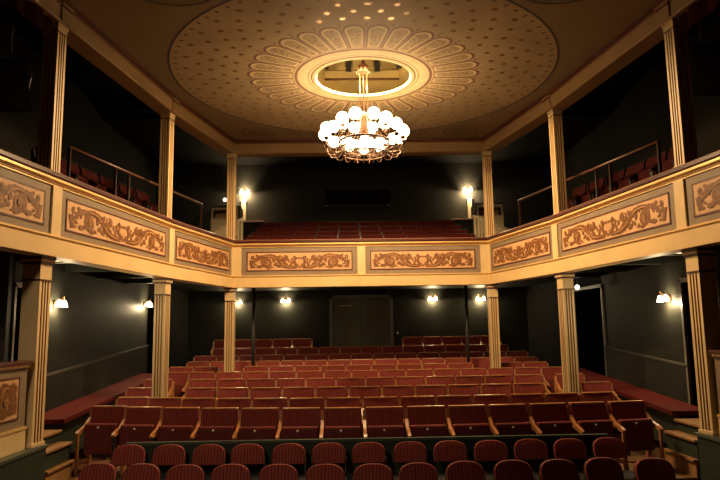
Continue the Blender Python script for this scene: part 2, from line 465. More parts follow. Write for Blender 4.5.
CC = (0.0, 9.22)          # centre of the rosette
RH = .71
def ray_edge(ang, inset=0.0):
    best = 99
    d = (math.cos(ang), math.sin(ang))
    pth = PATH + [PATH[0]]
    for (ax, ay), (bx, by) in zip(pth, pth[1:]):
        ex, ey = bx-ax, by-ay
        den = d[0]*ey-d[1]*ex
        if abs(den) < 1e-9: continue
        t = ((ax-CC[0])*ey-(ay-CC[1])*ex)/den
        u = ((ax-CC[0])*d[1]-(ay-CC[1])*d[0])/den
        if t > 0 and -1e-6 <= u <= 1+1e-6: best = min(best, t)
    return best-inset
angs = sorted(set([2*PI*k/96 for k in range(96)] + [math.atan2(y-CC[1], x-CC[0]) % (2*PI) for x, y in PATH]))
mb = MB(M['ceil'])
inner = [(CC[0]+RH*math.cos(a), CC[1]+RH*math.sin(a)) for a in angs]
outer = [(CC[0]+ray_edge(a)*math.cos(a), CC[1]+ray_edge(a)*math.sin(a)) for a in angs]
n = len(angs)
for zz in (ZT, ZT+.012):
    vi = [mb.bm.verts.new((*p, zz)) for p in inner]; vo = [mb.bm.verts.new((*p, zz)) for p in outer]
    for k in range(n):
        mb.bm.faces.new([vi[k], vi[(k+1) % n], vo[(k+1) % n], vo[k]])
ceiling = struct(mb.build('ceiling'))
# painted decoration on the ceiling
mb = MB(M['ceil_cream'], M['petal_line'], M['petal'], M['star'], M['blueline'], M['dot'], M['gold'], M['medal'], M['ceil_in'])
def pol(r, a, z): return (CC[0]+r*math.cos(a), CC[1]+r*math.sin(a), z)
def ring(r0, r1, z, mi, N=120, z2=None):
    for k in range(N):
        a, b = 2*PI*k/N, 2*PI*(k+1)/N
        mb.poly([pol(r0, a, z), pol(r0, b, z), pol(r1, b, z if z2 is None else z2), pol(r1, a, z if z2 is None else z2)], mi)
zd = ZT-.002
ring(RH-.015, RH+.0, ZT+.005, 0, z2=ZT-.02); ring(RH, RH+.05, ZT-.02, 0, z2=ZT-.010); ring(RH+.05, RH+.07, zd-.008, 1, z2=zd-.002)
ring(RH+.07, RH+.27, zd, 0); ring(RH+.105, RH+.118, zd-.001, 1); ring(RH+.27, RH+.315, zd-.002, 1); ring(RH+.315, RH+.33, zd, 0); 
NP = 32
def petal_pts(rin, rc, w0, w1, cap):
    P = [(rin, -w0), ]
    P.append((rc, -w1))
    for k in range(1, 10):
        a = -PI/2+PI*k/10; P.append((rc+cap*math.cos(a), w1*math.sin(a)))
    P += [(rc, w1), (rin, w0)]
    return P
for k in range(NP):
    a0 = 2*PI*(k+.5)/NP
    def T(p, z):
        r, w = p
        return (CC[0]+r*math.cos(a0)-w*math.sin(a0), CC[1]+r*math.sin(a0)+w*math.cos(a0), z)
    outl = petal_pts(1.05, 1.56, .096, .150, .155); inn = petal_pts(1.06, 1.555, .076, .120, .120); inn2 = petal_pts(1.09, 1.54, .052, .09, .085)
    mb.poly([T(p, zd) for p in outl], 1); mb.poly([T(p, zd-.001) for p in inn], 0); mb.poly([T(p, zd-.002) for p in inn2], 2)
    # bud in the valley between two tips
    a1 = 2*PI*k/NP
    for rr, ss in ((1.68, .035), (1.74, .025)):
        mb.poly([pol(rr-ss, a1, zd), pol(rr, a1+ss*.6/rr, zd), pol(rr+ss, a1, zd), pol(rr, a1-ss*.6/rr, zd)], 1)
def star(x, y, r, mi, z=zd):
    pts = []
    for q in range(16):
        rr = r if q % 2 == 0 else r*.48
        pts.append((x+rr*math.cos(q*PI/8), y+rr*math.sin(q*PI/8), z))
    mb.poly(pts, mi)
rows = [1.88, 2.05, 2.22, 2.39, 2.56]
for ri, rr in enumerate(rows):
    N = 40
    for k in range(N):
        a = 2*PI*(k+.5*(ri % 2))/N
        x, y, _ = pol(rr, a, 0)
        star(x, y, .054, 3)
for k in range(88):           # little fleurons inside the circle line
    a = 2*PI*k/88
    mb.poly([pol(2.66, a, zd), pol(2.70, a+.010, zd), pol(2.74, a, zd), pol(2.70, a-.010, zd)], 5)
ring(2.775, 2.81, zd, 4)
ring(RH+.07, 2.78, ZT-.0008, 8)
# corner medallions
def medallion(x, y, r):
    N = 48
    for r0, r1, mi in ((r*.93, r, 4), (r*.86, r*.885, 7)):
        for k in range(N):
            a, b = 2*PI*k/N, 2*PI*(k+1)/N
            mb.poly([(x+r0*math.cos(a), y+r0*math.sin(a), zd), (x+r0*math.cos(b), y+r0*math.sin(b), zd), (x+r1*math.cos(b), y+r1*math.sin(b), zd), (x+r1*math.cos(a), y+r1*math.sin(a), zd)], mi)
    for k in range(8):
        a = k*PI/4
        for st in stroke(spiral(x+.5*r*math.cos(a), y+.5*r*math.sin(a), .22*r, .05*r, a, 1.2, 18), .08*r, .05*r, .10*r):
            mb.poly([(px, py, zd) for px, py in st], 7)
        for bl in blob(x+.25*r*math.cos(a+.39), y+.25*r*math.sin(a+.39), .16*r, .06*r, a+.39): mb.poly([(px, py, zd) for px, py in bl], 7)
for sx in (-1, 1):
    medallion(sx*2.15, 6.42, .62)
    medallion(sx*1.92, 11.88, .33)
mb.build('painted_decoration', ceiling, normals=False)
# recess above the rosette
mb = MB(M['recess'])
mb.lathe([(RH, ZT-.0), (RH, ZT+.013), (.98, ZT+.013), (.98, ZT+.70), (0, ZT+.70)], (CC[0], CC[1], 0), 64)
o = mb.build('ceiling_recess'); struct(o)
t = thing('recess_beam', 'pale wooden cross beam inside the round ceiling opening', 'beam', (CC[0], 9.95, 6.0))
mb = MB(M['recess']); mb.box(-.60, .60, 0, .05, .06, .19); mb.build('board', t)
mb = MB(M['wood_dark']); mb.box(-.60, .60, -.004, .054, .045, .06).box(-.60, .60, -.004, .054, .19, .2); mb.build('edge_strip', t)

# spotlights in the recess
def spotlight(x, y, z, tilt, rz, label):
    t = thing('spotlight', label, 'spotlight', (x, y, z), rz, 'spotlights inside the ceiling opening')
    mt = Matrix.Rotation(tilt, 4, 'X')
    mb = MB(M['speaker']); mb.lathe([(0, .09), (.035, .09), (.045, .07), (.045, -.07), (.055, -.09), (.048, -.09), (.035, -.06), (0, -.06)], (0, 0, 0), 16)
    bmesh.ops.transform(mb.bm, matrix=mt, verts=mb.bm.verts[:]); mb.build('body', t)
    mb = MB(M['iron']); mb.box(-.062, -.05, -.01, .01, -.02, .15).box(.05, .062, -.01, .01, -.02, .15).box(-.062, .062, -.01, .01, .14, .15).tube([(0, 0, .145), (0, 0, .24)], .008)
    mb.build('bracket', t)
for x, y, lb, rz in ((-.56, 9.70, 'outer left black spotlight inside the ceiling opening', .5), (-.21, 9.86, 'inner left black spotlight inside the ceiling opening', .2),
                 (.24, 9.86, 'inner right black spotlight inside the ceiling opening', -.2), (.57, 9.70, 'outer right black spotlight inside the ceiling opening', -.5)):
    spotlight(x, y, ZT+.46 if abs(x) < .4 else ZT+.44, .35, rz, lb)

# ------------------------------------------------------------------ chandelier
ch = thing('chandelier', 'brass chandelier with two rings of glowing white globes under the ceiling rosette', 'chandelier', (CC[0], CC[1], 4.55))
mb = MB(M['brass'])
def hoop(mbx, r, z, rad, seg=48): mbx.tube([(r*math.cos(2*PI*k/seg), r*math.sin(2*PI*k/seg), z) for k in range(seg)], rad, 6, closed=True)
hoop(mb, .365, .235, .017); hoop(mb, .35, .14, .008); hoop(mb, .325, .05, .012); hoop(mb, .30, .035, .008)
for k in range(28):
    a = 2*PI*k/28
    mb.tube([(.365*math.cos(a), .365*math.sin(a), .235), (.345*math.cos(a), .335*math.sin(a), .10), (.325*math.cos(a), .325*math.sin(a), .05)], .0055, 5)
for k in range(14):
    a = 2*PI*(k+.5)/14
    mb.tube([(.325*math.cos(a), .325*math.sin(a), .05), (.345*math.cos(a), .345*math.sin(a), .02), (.325*math.cos(a), .325*math.sin(a), -.005), (.305*math.cos(a), .305*math.sin(a), .02)], .006, 5)
for k in range(6):
    a = PI*k/6
    mb.tube([(-.325*math.cos(a), -.325*math.sin(a), .05), (0, 0, .025), (.325*math.cos(a), .325*math.sin(a), .05)], .006, 5)
mb.build('basket', ch)
mb = MB(M['brass'])
for k in range(18):
    a = 2*PI*k/18; c, s = math.cos(a), math.sin(a)
    if math.cos(a+PI/2) >= .78: continue
    mb.tube([(.33*c, .33*s, .12), (.42*c, .42*s, .03), (.52*c, .52*s, .05), (.585*c, .585*s, .14), (.585*c, .585*s, .24)], .009, 6)
    mb.lathe([(0, .215), (.03, .22), (.04, .245), (.03, .26), (0, .26)], (.585*c, .585*s, 0), 10)
for k in range(8):
    a = 2*PI*(k+.5)/8; c, s = math.cos(a), math.sin(a)
    mb.tube([(.06*c, .06*s, .62), (.20*c, .20*s, .42), (.345*c, .345*s, .20)], .007, 5)
    mb.tube([(.345*c, .345*s, .20), (.41*c, .41*s, .28), (.39*c, .39*s, .38), (.34*c, .34*s, .42), (.34*c, .34*s, .46)], .008, 6)
    mb.lathe([(0, .435), (.028, .44), (.036, .46), (.028, .475), (0, .475)], (.34*c, .34*s, 0), 10)
mb.build('arm_cluster', ch)
mb = MB(M['brass'])
for sx in (-1, 1):
    for sy in (-1, 1): mb.tube([(.055*sx, .04*sy, .60), (.05*sx, .04*sy, 1.30)], .008, 6)
mb.tube([(0, 0, .30), (0, 0, 1.92)], .010, 8)
mb.lathe([(0, .26), (.05, .30), (.07, .40), (.05, .5), (.075, .60), (.05, .66), (.02, .70)], (0, 0, 0), 20)
mb.build('stem', ch)
mb = MB(M['brass'])
mb.lathe([(.03, 1.26), (.075, 1.28), (.085, 1.31), (.07, 1.35), (.085, 1.38), (.05, 1.43), (.03, 1.47)], (0, 0, 0), 20)
hoop(mb, .085, 1.30, .012, 24); hoop(mb, .075, 1.40, .010, 24)
mb.build('crown', ch)
mb = MB(M['brass']); mb.lathe([(.012, 1.80), (.03, 1.84), (.09, 1.90), (.10, 1.92), (0, 1.92)], (0, 0, 0), 20); mb.build('ceiling_rose', ch)
gl = None
def add_globe(x, y, z, r):
    global gl
    if gl is None:
        mb = MB(M['globe']); mb.sphere((0, 0, 0), .086, seg=20); gl = mb.build('globe', ch, (x, y, z))
    else:
        g = gl.copy(); C.objects.link(g); g.parent = ch; g.location = (x, y, z); g.scale = (r/.09,)*3
for k in range(18):
    a = 2*PI*k/18
    if math.cos(a+PI/2) < .78: add_globe(.585*math.cos(a), .585*math.sin(a), .35 if k % 2 else .39, .09)
for k in range(6):
    a = 2*PI*k/6-PI/2; add_globe(.25*math.cos(a), .25*math.sin(a), .19, .072)
for k in range(8):
    a = 2*PI*(k+.5)/8; add_globe(.345*math.cos(a), .345*math.sin(a), .56, .096)

# ------------------------------------------------------------------ seats
PW = .484
def seat_parts(t, fab, under, wood, disc, full=True):
    # backrest: upholstered pad leaning back, wooden top cap
    mb = MB(fab)
    x0, x1 = -PW/2+.040, PW/2-.004
    prof = [(-.03, .34), (.025, .34), (.115, .785), (.06, .785)]
    N = 8
    for k in range(N):
        pass
    rings = []
    for k in range(N+1):
        u = k/N; x = x0+(x1-x0)*u; cv = .012*(1-(2*u-1)**2)
        rings.append([mb.bm.verts.new((x, y+(cv if j in (0, 3) else cv), z+(.008*(1-(2*u-1)**4) if z > .5 else 0))) for j, (y, z) in enumerate(prof)])
    for A, B in zip(rings, rings[1:]):
        for j in range(4):
            f = mb.bm.faces.new([A[j], A[(j+1) % 4], B[(j+1) % 4], B[j]])
    mb.bm.faces.new(rings[0]); mb.bm.faces.new(rings[-1])
    b = mb.build('backrest', t)
    mb = MB(wood)
    mb.box(x0, x1, .060, .132, .785, .803, bev=.006)
    mb.box(x0+.0, x1-.0, .100, .125, .40, .79, mtx=Matrix.Translation((0, .0, 0)))
    mb.build('back_shell', b)
    # tipped-up seat
    mb = MB(under, wood)
    mt = Matrix.Translation((0, -.045, .24)) @ Matrix.Rotation(-.05, 4, 'X')
    mb.box(x0+.006, x1-.006, -.095, .0, 0, .365, 0, mt, bev=.022)
    s = mb.build('seat', t)
    if disc:
        mb = MB(M['disc'])
        mb.lathe([(0, .0), (.013, .0), (.013, .006), (0, .006)], (0, 0, 0), 12)
        bmesh.ops.transform(mb.bm, matrix=Matrix.Translation((0, -.138, .565)) @ Matrix.Rotation(PI/2-.05, 4, 'X'), verts=mb.bm.verts[:])
        tag(mb.build('number_disc', s), 'small white round number disc')
def arm_part(t, x, wood, end=False, iron=False):
    mb = MB(wood)
    mt = Matrix.Translation((x, 0, 0))
    # upright board, sloping arm with rounded nose
    def side(pts, w0=-.019, w1=.019):
        a = [mb.bm.verts.new((x+w0, y, z)) for y, z in pts]; b = [mb.bm.verts.new((x+w1, y, z)) for y, z in pts]
        k = len(pts)
        for i in range(k): mb.bm.faces.new([a[i], a[(i+1) % k], b[(i+1) % k], b[i]])
        mb.bm.faces.new(a); mb.bm.faces.new(list(reversed(b)))
    side([(.02, .0), (.08, .0), (.13, .76), (.085, .775), (.06, .60), (.035, .50)])
    side([(.075, .66), (.045, .66), (-.06, .575), (-.20, .535), (-.245, .51), (-.245, .49), (-.20, .485), (-.05, .52), (.06, .58)], -.0195, .0195)
    o = mb.build('armrest', t)
    mb = MB(wood if end else M['iron'])
    mb.box(x-.015, x+.015, -.225, -.195, 0, .487).box(x-.012, x+.012, -.20, .05, .12, .16)
    mb.build('leg', t)
protos = {}
def make_seat(kind, disc, arms):
    key = (kind, disc, arms)
    t = thing('theatre_seat', 'seat', 'seat')
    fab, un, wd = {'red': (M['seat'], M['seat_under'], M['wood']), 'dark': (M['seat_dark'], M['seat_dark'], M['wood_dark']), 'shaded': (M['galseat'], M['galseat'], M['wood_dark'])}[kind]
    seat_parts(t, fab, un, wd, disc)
    if 'L' in arms: arm_part(t, -PW/2+.0195, wd, end='E' in arms)
    if 'R' in arms: arm_part(t, PW/2+.0165, wd, end='E' in arms)
    return t
def put_seat(kind, disc, arms, loc, rz, label, group):
    key = (kind, disc, arms)
    if key not in protos:
        t = make_seat(kind, disc, arms); protos[key] = t
        t.location = loc; t.rotation_euler = (0, 0, rz); t['label'] = label; t['group'] = group
        return t
    return dup(protos[key], loc, rz, label, group)

ROWS = [ # name, y, floor z, xs, curve
 ('front fixed row', 7.92, .33, [-3.36+.499*i for i in range(14)], .024),
 ('second fixed row', 8.87, .35, [-3.35+.498*i for i in range(14)], .022),
 ('third fixed row', 9.85, .41, [-3.50]+[-2.53+.496*i for i in range(11)]+[3.49], .016),
 ('fourth fixed row', 10.80, .47, [-3.50]+[-2.72+.492*i for i in range(12)]+[3.40], .014),
 ('fifth fixed row', 11.75, .53, [-3.43+.49*i for i in range(15)], .010),
 ('sixth fixed row', 12.65, .58, [x for x in [-3.55+.4925*i for i in range(15)] if abs(abs(x)-2.55) > .29], .008),
 ('seventh fixed row', 13.55, .64, [-3.40+.4857*i for i in range(15)], .006),
 ('eighth fixed row', 14.45, .73, [-3.43+.49*i for i in range(15)], 0),
 ('ninth fixed row', 15.25, .86, [-3.2+.4923*i for i in range(14)], 0),
]
for name, y0, fz, xs, cv in ROWS:
    n = len(xs)
    for i, x in enumerate(xs):
        first = i == 0 or xs[i]-xs[i-1] > .6
        last = i == n-1 or xs[i+1]-xs[i] > .6
        front = name.startswith('front')
        arms = 'L' + ('R' if last else '') + ('E' if front and (i in (0, n-1)) else '')
        if abs(x+PW/2) > 9: pass
        xx = abs(x)*(1.5 if x < 0 else .85)
        put_seat('red', name.split()[0] in ('front',), arms, (x, y0-.09+cv*xx*xx, fz), math.atan(2*cv*x),
                 f'burgundy tip-up seat, {place_word(i, n)} in the {name}', name + ' of tip-up seats')
for side, xs in (('left', [-3.35+.48*i for i in range(5)]), ('right', [1.30+.48*i for i in range(5)])):
    for i, x in enumerate(xs):
        put_seat('red', False, 'LR' if i == 4 else 'L', (x, 16.05, 1.05), 0, f'burgundy back row seat {side} of the door, {place_word(i, 5)} of five', f'back row seats {side} of the door')
# rear balcony seats
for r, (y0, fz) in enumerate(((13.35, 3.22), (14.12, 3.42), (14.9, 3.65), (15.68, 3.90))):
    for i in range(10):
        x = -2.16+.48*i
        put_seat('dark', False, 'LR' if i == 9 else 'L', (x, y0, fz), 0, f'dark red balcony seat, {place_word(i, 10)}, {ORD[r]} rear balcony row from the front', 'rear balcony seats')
# side gallery seats
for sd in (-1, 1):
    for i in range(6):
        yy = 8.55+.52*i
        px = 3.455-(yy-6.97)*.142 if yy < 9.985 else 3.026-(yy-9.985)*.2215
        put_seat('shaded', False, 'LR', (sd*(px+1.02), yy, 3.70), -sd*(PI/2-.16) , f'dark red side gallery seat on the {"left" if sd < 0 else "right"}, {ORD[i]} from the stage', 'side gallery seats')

# loose pit chairs with rounded backs
def pit_chair():
    t = thing('pit_chair', 'x', 'chair')
    mb = MB(M['seat'], M['blackfab'])
    w, zb, zt = .183, .595, .805
    out = [(-w*.97, zb), (w*.97, zb), (w*1.0, zb+.09)]
    for k in range(1, 12):
        a = PI*k/12; out.append((w*math.copysign(abs(math.cos(a))**.78, math.cos(a)), zb+.09+(zt-zb-.09)*math.sin(a)**.75))
    out.append((-w, zb+.09))
    def ptf(x, z, d): return (x, .165+.10*(z-zb)/.3 + d + .25*(abs(x)**2)*-1.0, z)
    fr = [ptf(x, z, -.028) for x, z in [((x*.95), zb+.01+(z-zb)*.95) for x, z in out]]
    md = [ptf(x, z, 0) for x, z in out]
    bk = [ptf(x, z, .016) for x, z in out]
    nn = len(out)
    vf, vm, vb = ([mb.bm.verts.new(p) for p in q] for q in (fr, md, bk))
    f = mb.bm.faces.new(vf)
    for A, B in ((vf, vm), (vm, vb)):
        for k in range(nn):
            g = mb.bm.faces.new([A[k], A[(k+1) % nn], B[(k+1) % nn], B[k]]); g.material_index = 0 if A is vf else 1
    g = mb.bm.faces.new(vb); g.material_index = 1
    mb.build('backrest', t)
    mb = MB(M['blackfab'], M['greytrim'])  # seat pad in black: the shadow on it is put into its colour
    mb.box(-.195, .195, -.19, .17, .43, .465, 0, bev=.012).box(-.185, .185, -.197, -.185, .435, .455, 1)
    s = mb.build('seat', t)
    mb = MB(M['disc']); mb.lathe([(0, 0), (.013, 0), (.013, .006), (0, .006)], (0, 0, 0), 12)
    bmesh.ops.transform(mb.bm, matrix=Matrix.Translation((-.05, -.197, .445)) @ Matrix.Rotation(PI/2, 4, 'X'), verts=mb.bm.verts[:])
    tag(mb.build('number_disc', s), 'small white round number disc')
    for sx in (-1, 1):
        mb = MB(M['iron']); mb.tube([(.175*sx, -.17, 0), (.175*sx, -.15, .43)], .011, 6); mb.build('leg', t)
        mb = MB(M['iron']); mb.tube([(.175*sx, .22, 0), (.18*sx, .15, .44), (.18*sx, .185, .66)], .011, 6); mb.build('leg', t)
    return t
pc = None
for rn, y0, xs, cv in (('nearest the stage', 6.07, [-2.71+.441*i for i in range(13)], .022), ('by the barrier', 7.10, [-2.70+.441*i for i in range(13)], .010)):
    for i, x in enumerate(xs):
        loc = (x, y0+cv*x*x*(1.7 if x < 0 else .6)+random.uniform(-.02, .02)-(.1 if (i == 12 and y0 < 7) else 0), .02 if y0 > 7 else 0)
        lb = f'rounded burgundy chair, {place_word(i, 13)} in the loose row {rn}'
        rz = random.uniform(-.06, .06)
        if pc is None:
            pc = pit_chair(); pc.location = loc; pc.rotation_euler = (0, 0, rz); pc['label'] = lb; pc['group'] = 'loose chairs ' + rn
        else: dup(pc, loc, rz, lb, 'loose chairs ' + rn)

# ------------------------------------------------------------------ stalls shell
mb = MB(M['floor'])
mb.box(-4.3, 4.3, 3.2, 6.72, -.1, 0).box(-4.3, 4.3, 6.72, 7.56, -.1, .02)
edges = [(7.56, .33)] + [((a[1]+b[1])/2+.02, b[2]) for a, b in zip(ROWS, ROWS[1:])]
edges.append((15.68, 1.05))
for k, (ya, z) in enumerate(edges):
    yb = edges[k+1][0] if k+1 < len(edges) else 16.5
    mb.box(-4.3, 4.3, ya, yb, -.1, z)
struct(mb.build('floor'))
# barrier between pit and fixed rows
t = thing('pit_barrier', 'low dark green barrier behind the loose chairs', 'barrier', (-.055, 7.522, .021))
mb = MB(M['green']); mb.box(-2.69, 2.69, -.02, .02, 0, .785); mb.build('panel', t)
mb = MB(M['greencap']); mb.box(-2.71, 2.71, -.03, .032, .785, .815); mb.build('cap', t)

# side walls under the balconies
for sd, nm in ((-1, 'left'), (1, 'right')):
    mb = MB(M['wall'], M['wall_low'], M['black'])
    X = 4.3*sd; X2 = 4.5*sd
    a, b = min(X, X2), max(X, X2)
    yd0, yd1 = (11.55, 13.0) if sd > 0 else (13.15, 14.5)
    mb.box(a, b, 8.75, yd0, 0, 3.05, 0).box(a, b, yd1, 16.5, 0, 3.05, 2).box(a, b, yd0, yd1, 2.74, 3.05, 2)
    mb.box(a, b, 3.2, 7.9, 0, 3.05, 2).box(a, b, 7.9, 8.75, 2.62, 3.05, 0)
    mb.box(a+(.5 if sd > 0 else -.5), b+(.5 if sd > 0 else -.5), 7.5, 15, 0, 3.05, 2)
    struct(mb.build('wall_'+nm))
    mb = MB(M['wall_low'])
    # dado board and its rail follow the rake of the floor
    def dz(y): return 1.50+(y-8.9)*.067
    def dadoseg(y0, y1, d0, d1, zo0, zo1, base=None):
        xs = sorted((X-sd*d0, X-sd*d1))
        v = []
        for y in (y0, y1):
            for x in xs:
                for z in ((base if base is not None else dz(y)+zo0), dz(y)+zo1): v.append(mb.bm.verts.new((x, y, z)))
        for q in ((0,1,3,2),(4,6,7,5),(0,4,5,1),(2,3,7,6),(1,5,7,3),(0,2,6,4)): mb.bm.faces.new([v[i] for i in q])
    dadoseg(8.76, yd0-.01, 0, .025, 0, 0, base=.5)
    struct(mb.build('baseboard_'+nm))
    mb = MB(M['dado']); dadoseg(8.76, yd0-.01, 0, .045, 0, .028)
    struct(mb.build('trim_'+('2' if sd < 0 else '3')))
    # bench along the wall, raked too
    t = thing('wall_bench', f'long red-topped bench running along the {nm} wall', 'bench', (4.0*sd, 8.25, .6), 0, 'benches along the side walls')
    def bz(y): return (1.0 if sd < 0 else .97)+(y-8.25)*.062
    def slab(mbx, y0, y1, xa, xb, zo0, zo1, base=None):
        v = []
        for y in (y0, y1):
            for x in sorted((xa, xb)):
                for z in ((base if base is not None else bz(y)+zo0), bz(y)+zo1): v.append(mbx.bm.verts.new((x-4.0*sd, y-8.25, z-.6)))
        for q in ((0,1,3,2),(4,6,7,5),(0,4,5,1),(2,3,7,6),(1,5,7,3),(0,2,6,4)): mbx.bm.faces.new([v[i] for i in q])
    ye = 12.7
    mb = MB(M['bench']); slab(mb, 8.3, ye, 3.80*sd, 4.27*sd, -.055, 0); mb.build('seat', t)
    mb = MB(M['green']); slab(mb, 8.4, ye-.05, 3.92*sd, 4.26*sd, 0, -.055, base=.5); tag(mb.build('base', t), 'dark green boxed base')
    mb = MB(M['disc']); mb.box(3.915*sd-4.0*sd-.004, 3.915*sd-4.0*sd+.004, .06, .10, .18, .23); mb.build('socket_plate', t)
    # steps to the side door
    t = thing('step_flight', f'wooden steps with dark green risers at the front of the {nm} aisle', 'steps', (3.9*sd, 7.75, .331), 0, 'side aisle steps')
    for k, (xa, z) in enumerate(((3.66, .53), (3.69, .745), (3.83, .885))):
        mb = MB(M['tread'] if k == 0 else M['green']); q = sorted(((xa-3.9)*sd, (4.29-3.9)*sd)); mb.box(q[0], q[1], -.20, .52, 0, z-.361); mb.build('riser', t)
        mb = MB(M['tread']); q = sorted(((xa-.03-3.9)*sd, (4.29-3.9)*sd)); mb.box(q[0], q[1], -.205, .525, z-.361, z-.331, bev=.006); mb.build('tread', t)
    # low green wall carrying the front pier and the stage-side parapet
    t = thing('stage_side_wall', f'low dark green wall under the front pier at the {nm} edge of the photo', 'low wall', (3.75*sd, 5.4, 0), 0, 'low green walls beside the stage')
    q = sorted(((3.465-3.75)*sd, (4.28-3.75)*sd))
    mb = MB(M['green']); mb.box(q[0], q[1], -2.0, 1.70, 0, .87); mb.build('panel', t)
    q = sorted(((3.45-3.75)*sd, (4.285-3.75)*sd))
    mb = MB(M['greencap']); mb.box(q[0], q[1], -2.0, 1.725, .87, .90); mb.build('cap', t)
    # box parapet with painted panel
    px = 3.56
    t = thing('box_parapet', f'painted {nm} stage box parapet beside the front pier, cut by the frame', 'box front', (px*sd, 5.95, .901), 0, 'stage box parapets')
    q = sorted((0, .10*sd))
    mb = MB(M['cream']); mb.box(q[0], q[1], -1.2, .885, 0, .20); tag(mb.build('plinth', t), 'cream-painted plinth')
    mb = MB(M['grey']); q = sorted((.015*sd, .10*sd)); mb.box(q[0], q[1], -1.2, .885, .20, .83); mb.build('panel_board', t)
    mb = MB(M['gold']); q = sorted((-.01*sd, .10*sd)); mb.box(q[0], q[1], -1.2, .885, .20, .225).box(q[0], q[1], -1.2, .885, .815, .845); mb.build('moulding', t)
    mb = MB(M['rail']); q = sorted((-.045*sd, .14*sd)); mb.box(q[0], q[1], -1.2, .89, .845, .885, bev=.008); tag(mb.build('top_rail', t), 'dark red capping rail')
    nx = -sd; ty = 1 if sd < 0 else -1
    mtx = Matrix(((0, 0, nx, .014*sd), (ty, 0, 0, .09), (0, 1, 0, .52), (0, 0, 0, 1)))
    painted_panel('painted_panel', t, 1.28, .42, mtx)

# rear wall, lower and upper
mb = MB(M['wall'])
mb.box(-4.5, 4.5, 16.5, 16.7, 0, 3.05); struct(mb.build('wall_rear'))
mb = MB(M['rearwall']); mb.box(-5.4, 5.4, 16.5, 16.7, 3.05, 7.2); struct(mb.build('wall_rear_upper'))
for sd, nm in ((-1, 'left'), (1, 'right')):
    mb = MB(M['galwall']); q = sorted((5.2*sd, 5.4*sd)); mb.box(q[0], q[1], 4.0, 16.5, 3.05, 7.2); struct(mb.build(f'wall_{nm}_upper'))
# gallery floor / under-balcony ceiling (U shape around the hall)
mb = MB(M['wall'], M['black'])
def gslab(pts, z0, z1): mb.prism(pts, z0, z1)
for sd in (-1, 1):
    for (ax, ay), (bx, by) in (((-3.80, 4.4), (-3.455, 6.97)), ((-3.455, 6.97), (-3.026, 9.985)), ((-3.026, 9.985), (-2.491, 12.40))):
        o_ = .12
        p = [(ax-o_, ay), (bx-o_, by), (-5.2, by), (-5.2, ay)]
        p = [(-x if sd > 0 else x, y) for x, y in p]
        if sd < 0: p.reverse()
        gslab(p, 3.05, 3.20)
gslab([(-5.2, 12.46), (5.2, 12.46), (5.2, 16.5), (-5.2, 16.5)], 3.05, 3.20)
struct(mb.build('gallery_floor'))
mb = MB(M['black'])
for y0, z in ((13.70, 3.40), (14.48, 3.63), (15.26, 3.88)): mb.box(-2.5, 2.5, y0, 16.5, 3.19, z)
for sd in (-1, 1):
    q = sorted((4.02*sd, 5.2*sd)); mb.box(q[0], q[1], 7.6, 9.9, 3.19, 3.70)
    q = sorted((3.66*sd, 5.2*sd)); mb.box(q[0], q[1], 9.9, 11.9, 3.19, 3.70)
struct(mb.build('gallery_riser'))
# ceiling over the galleries
mb = MB(M['black']); mb.box(-5.4, 5.4, 12.75, 16.7, 6.35, 6.45)
for sd in (-1, 1):
    q = sorted((3.0*sd, 5.4*sd)); mb.box(q[0], q[1], 4.0, 12.75, 6.55, 6.65)
struct(mb.build('gallery_ceiling'))
# joists under the side balconies
for sd, nm in ((-1, 'left'), (1, 'right')):
    for k, y in enumerate((8.1, 9.3, 10.5, 11.7)):
        q = sorted((3.42*sd-(0.0 if k == 0 else .18*k*sd), 4.29*sd))
        mb = MB(M['wall_low']); mb.box(q[0]-(q[0]+q[1])/2, q[1]-(q[0]+q[1])/2, -.07, .07, 0, .12)
        tag(mb.build('ceiling_joist', None, ((q[0]+q[1])/2, y, 2.93)), f'dark joist under the {nm} balcony, {ORD[k]} from the stage', 'joist', 'joists under the balconies')
    t = thing('strip_light', f'short glowing strip light under the {nm} balcony behind the front pier', 'light', (3.70*sd, 7.75, 2.90), 0, 'strip lights under the balconies')
    mb = MB(M['iron']); mb.box(-.16, .16, -.05, .05, .04, .149); mb.build('housing', t)
    mb = MB(M['tube']); mb.box(-.15, .15, -.04, .04, .015, .04); mb.build('tube', t)

# double door in the rear wall
dr = MB(M['door']); dr.box(-.66, .065, -.03, .0, 0, 1.80); 
root = thing('door_1', None, None, (0, 16.5, 1.05)); struct(root)
d1 = dr.build('door_leaf', root)
mb = MB(M['door']); mb.box(.075, .79, -.03, .0, 0, 1.80); d2 = mb.build('door_leaf', root)
mb = MB(M['doorframe']); mb.box(-.74, -.665, -.06, 0, 0, 1.87).box(.795, .87, -.06, 0, 0, 1.87).box(-.74, .87, -.06, 0, 1.805, 1.87); mb.build('door_frame', root)
mb = MB(M['disc']); mb.box(-.48, -.16, -.036, -.03, 1.60, 1.615); mb.build('door_closer', d1)
mb = MB(M['brass']); mb.tube([(.11, -.07, .86), (.11, -.07, .98)], .012).box(.095, .125, -.075, -.03, .855, .87).box(.095, .125, -.075, -.03, .97, .985); mb.build('door_handle', d2)
mb = MB(M['disc']); mb.box(-.02, .02, -.012, 0, -.02, .03); tag(mb.build('light_switch', None, (.98, 16.5, 1.95)), 'small pale switch on the rear wall right of the door', 'switch')
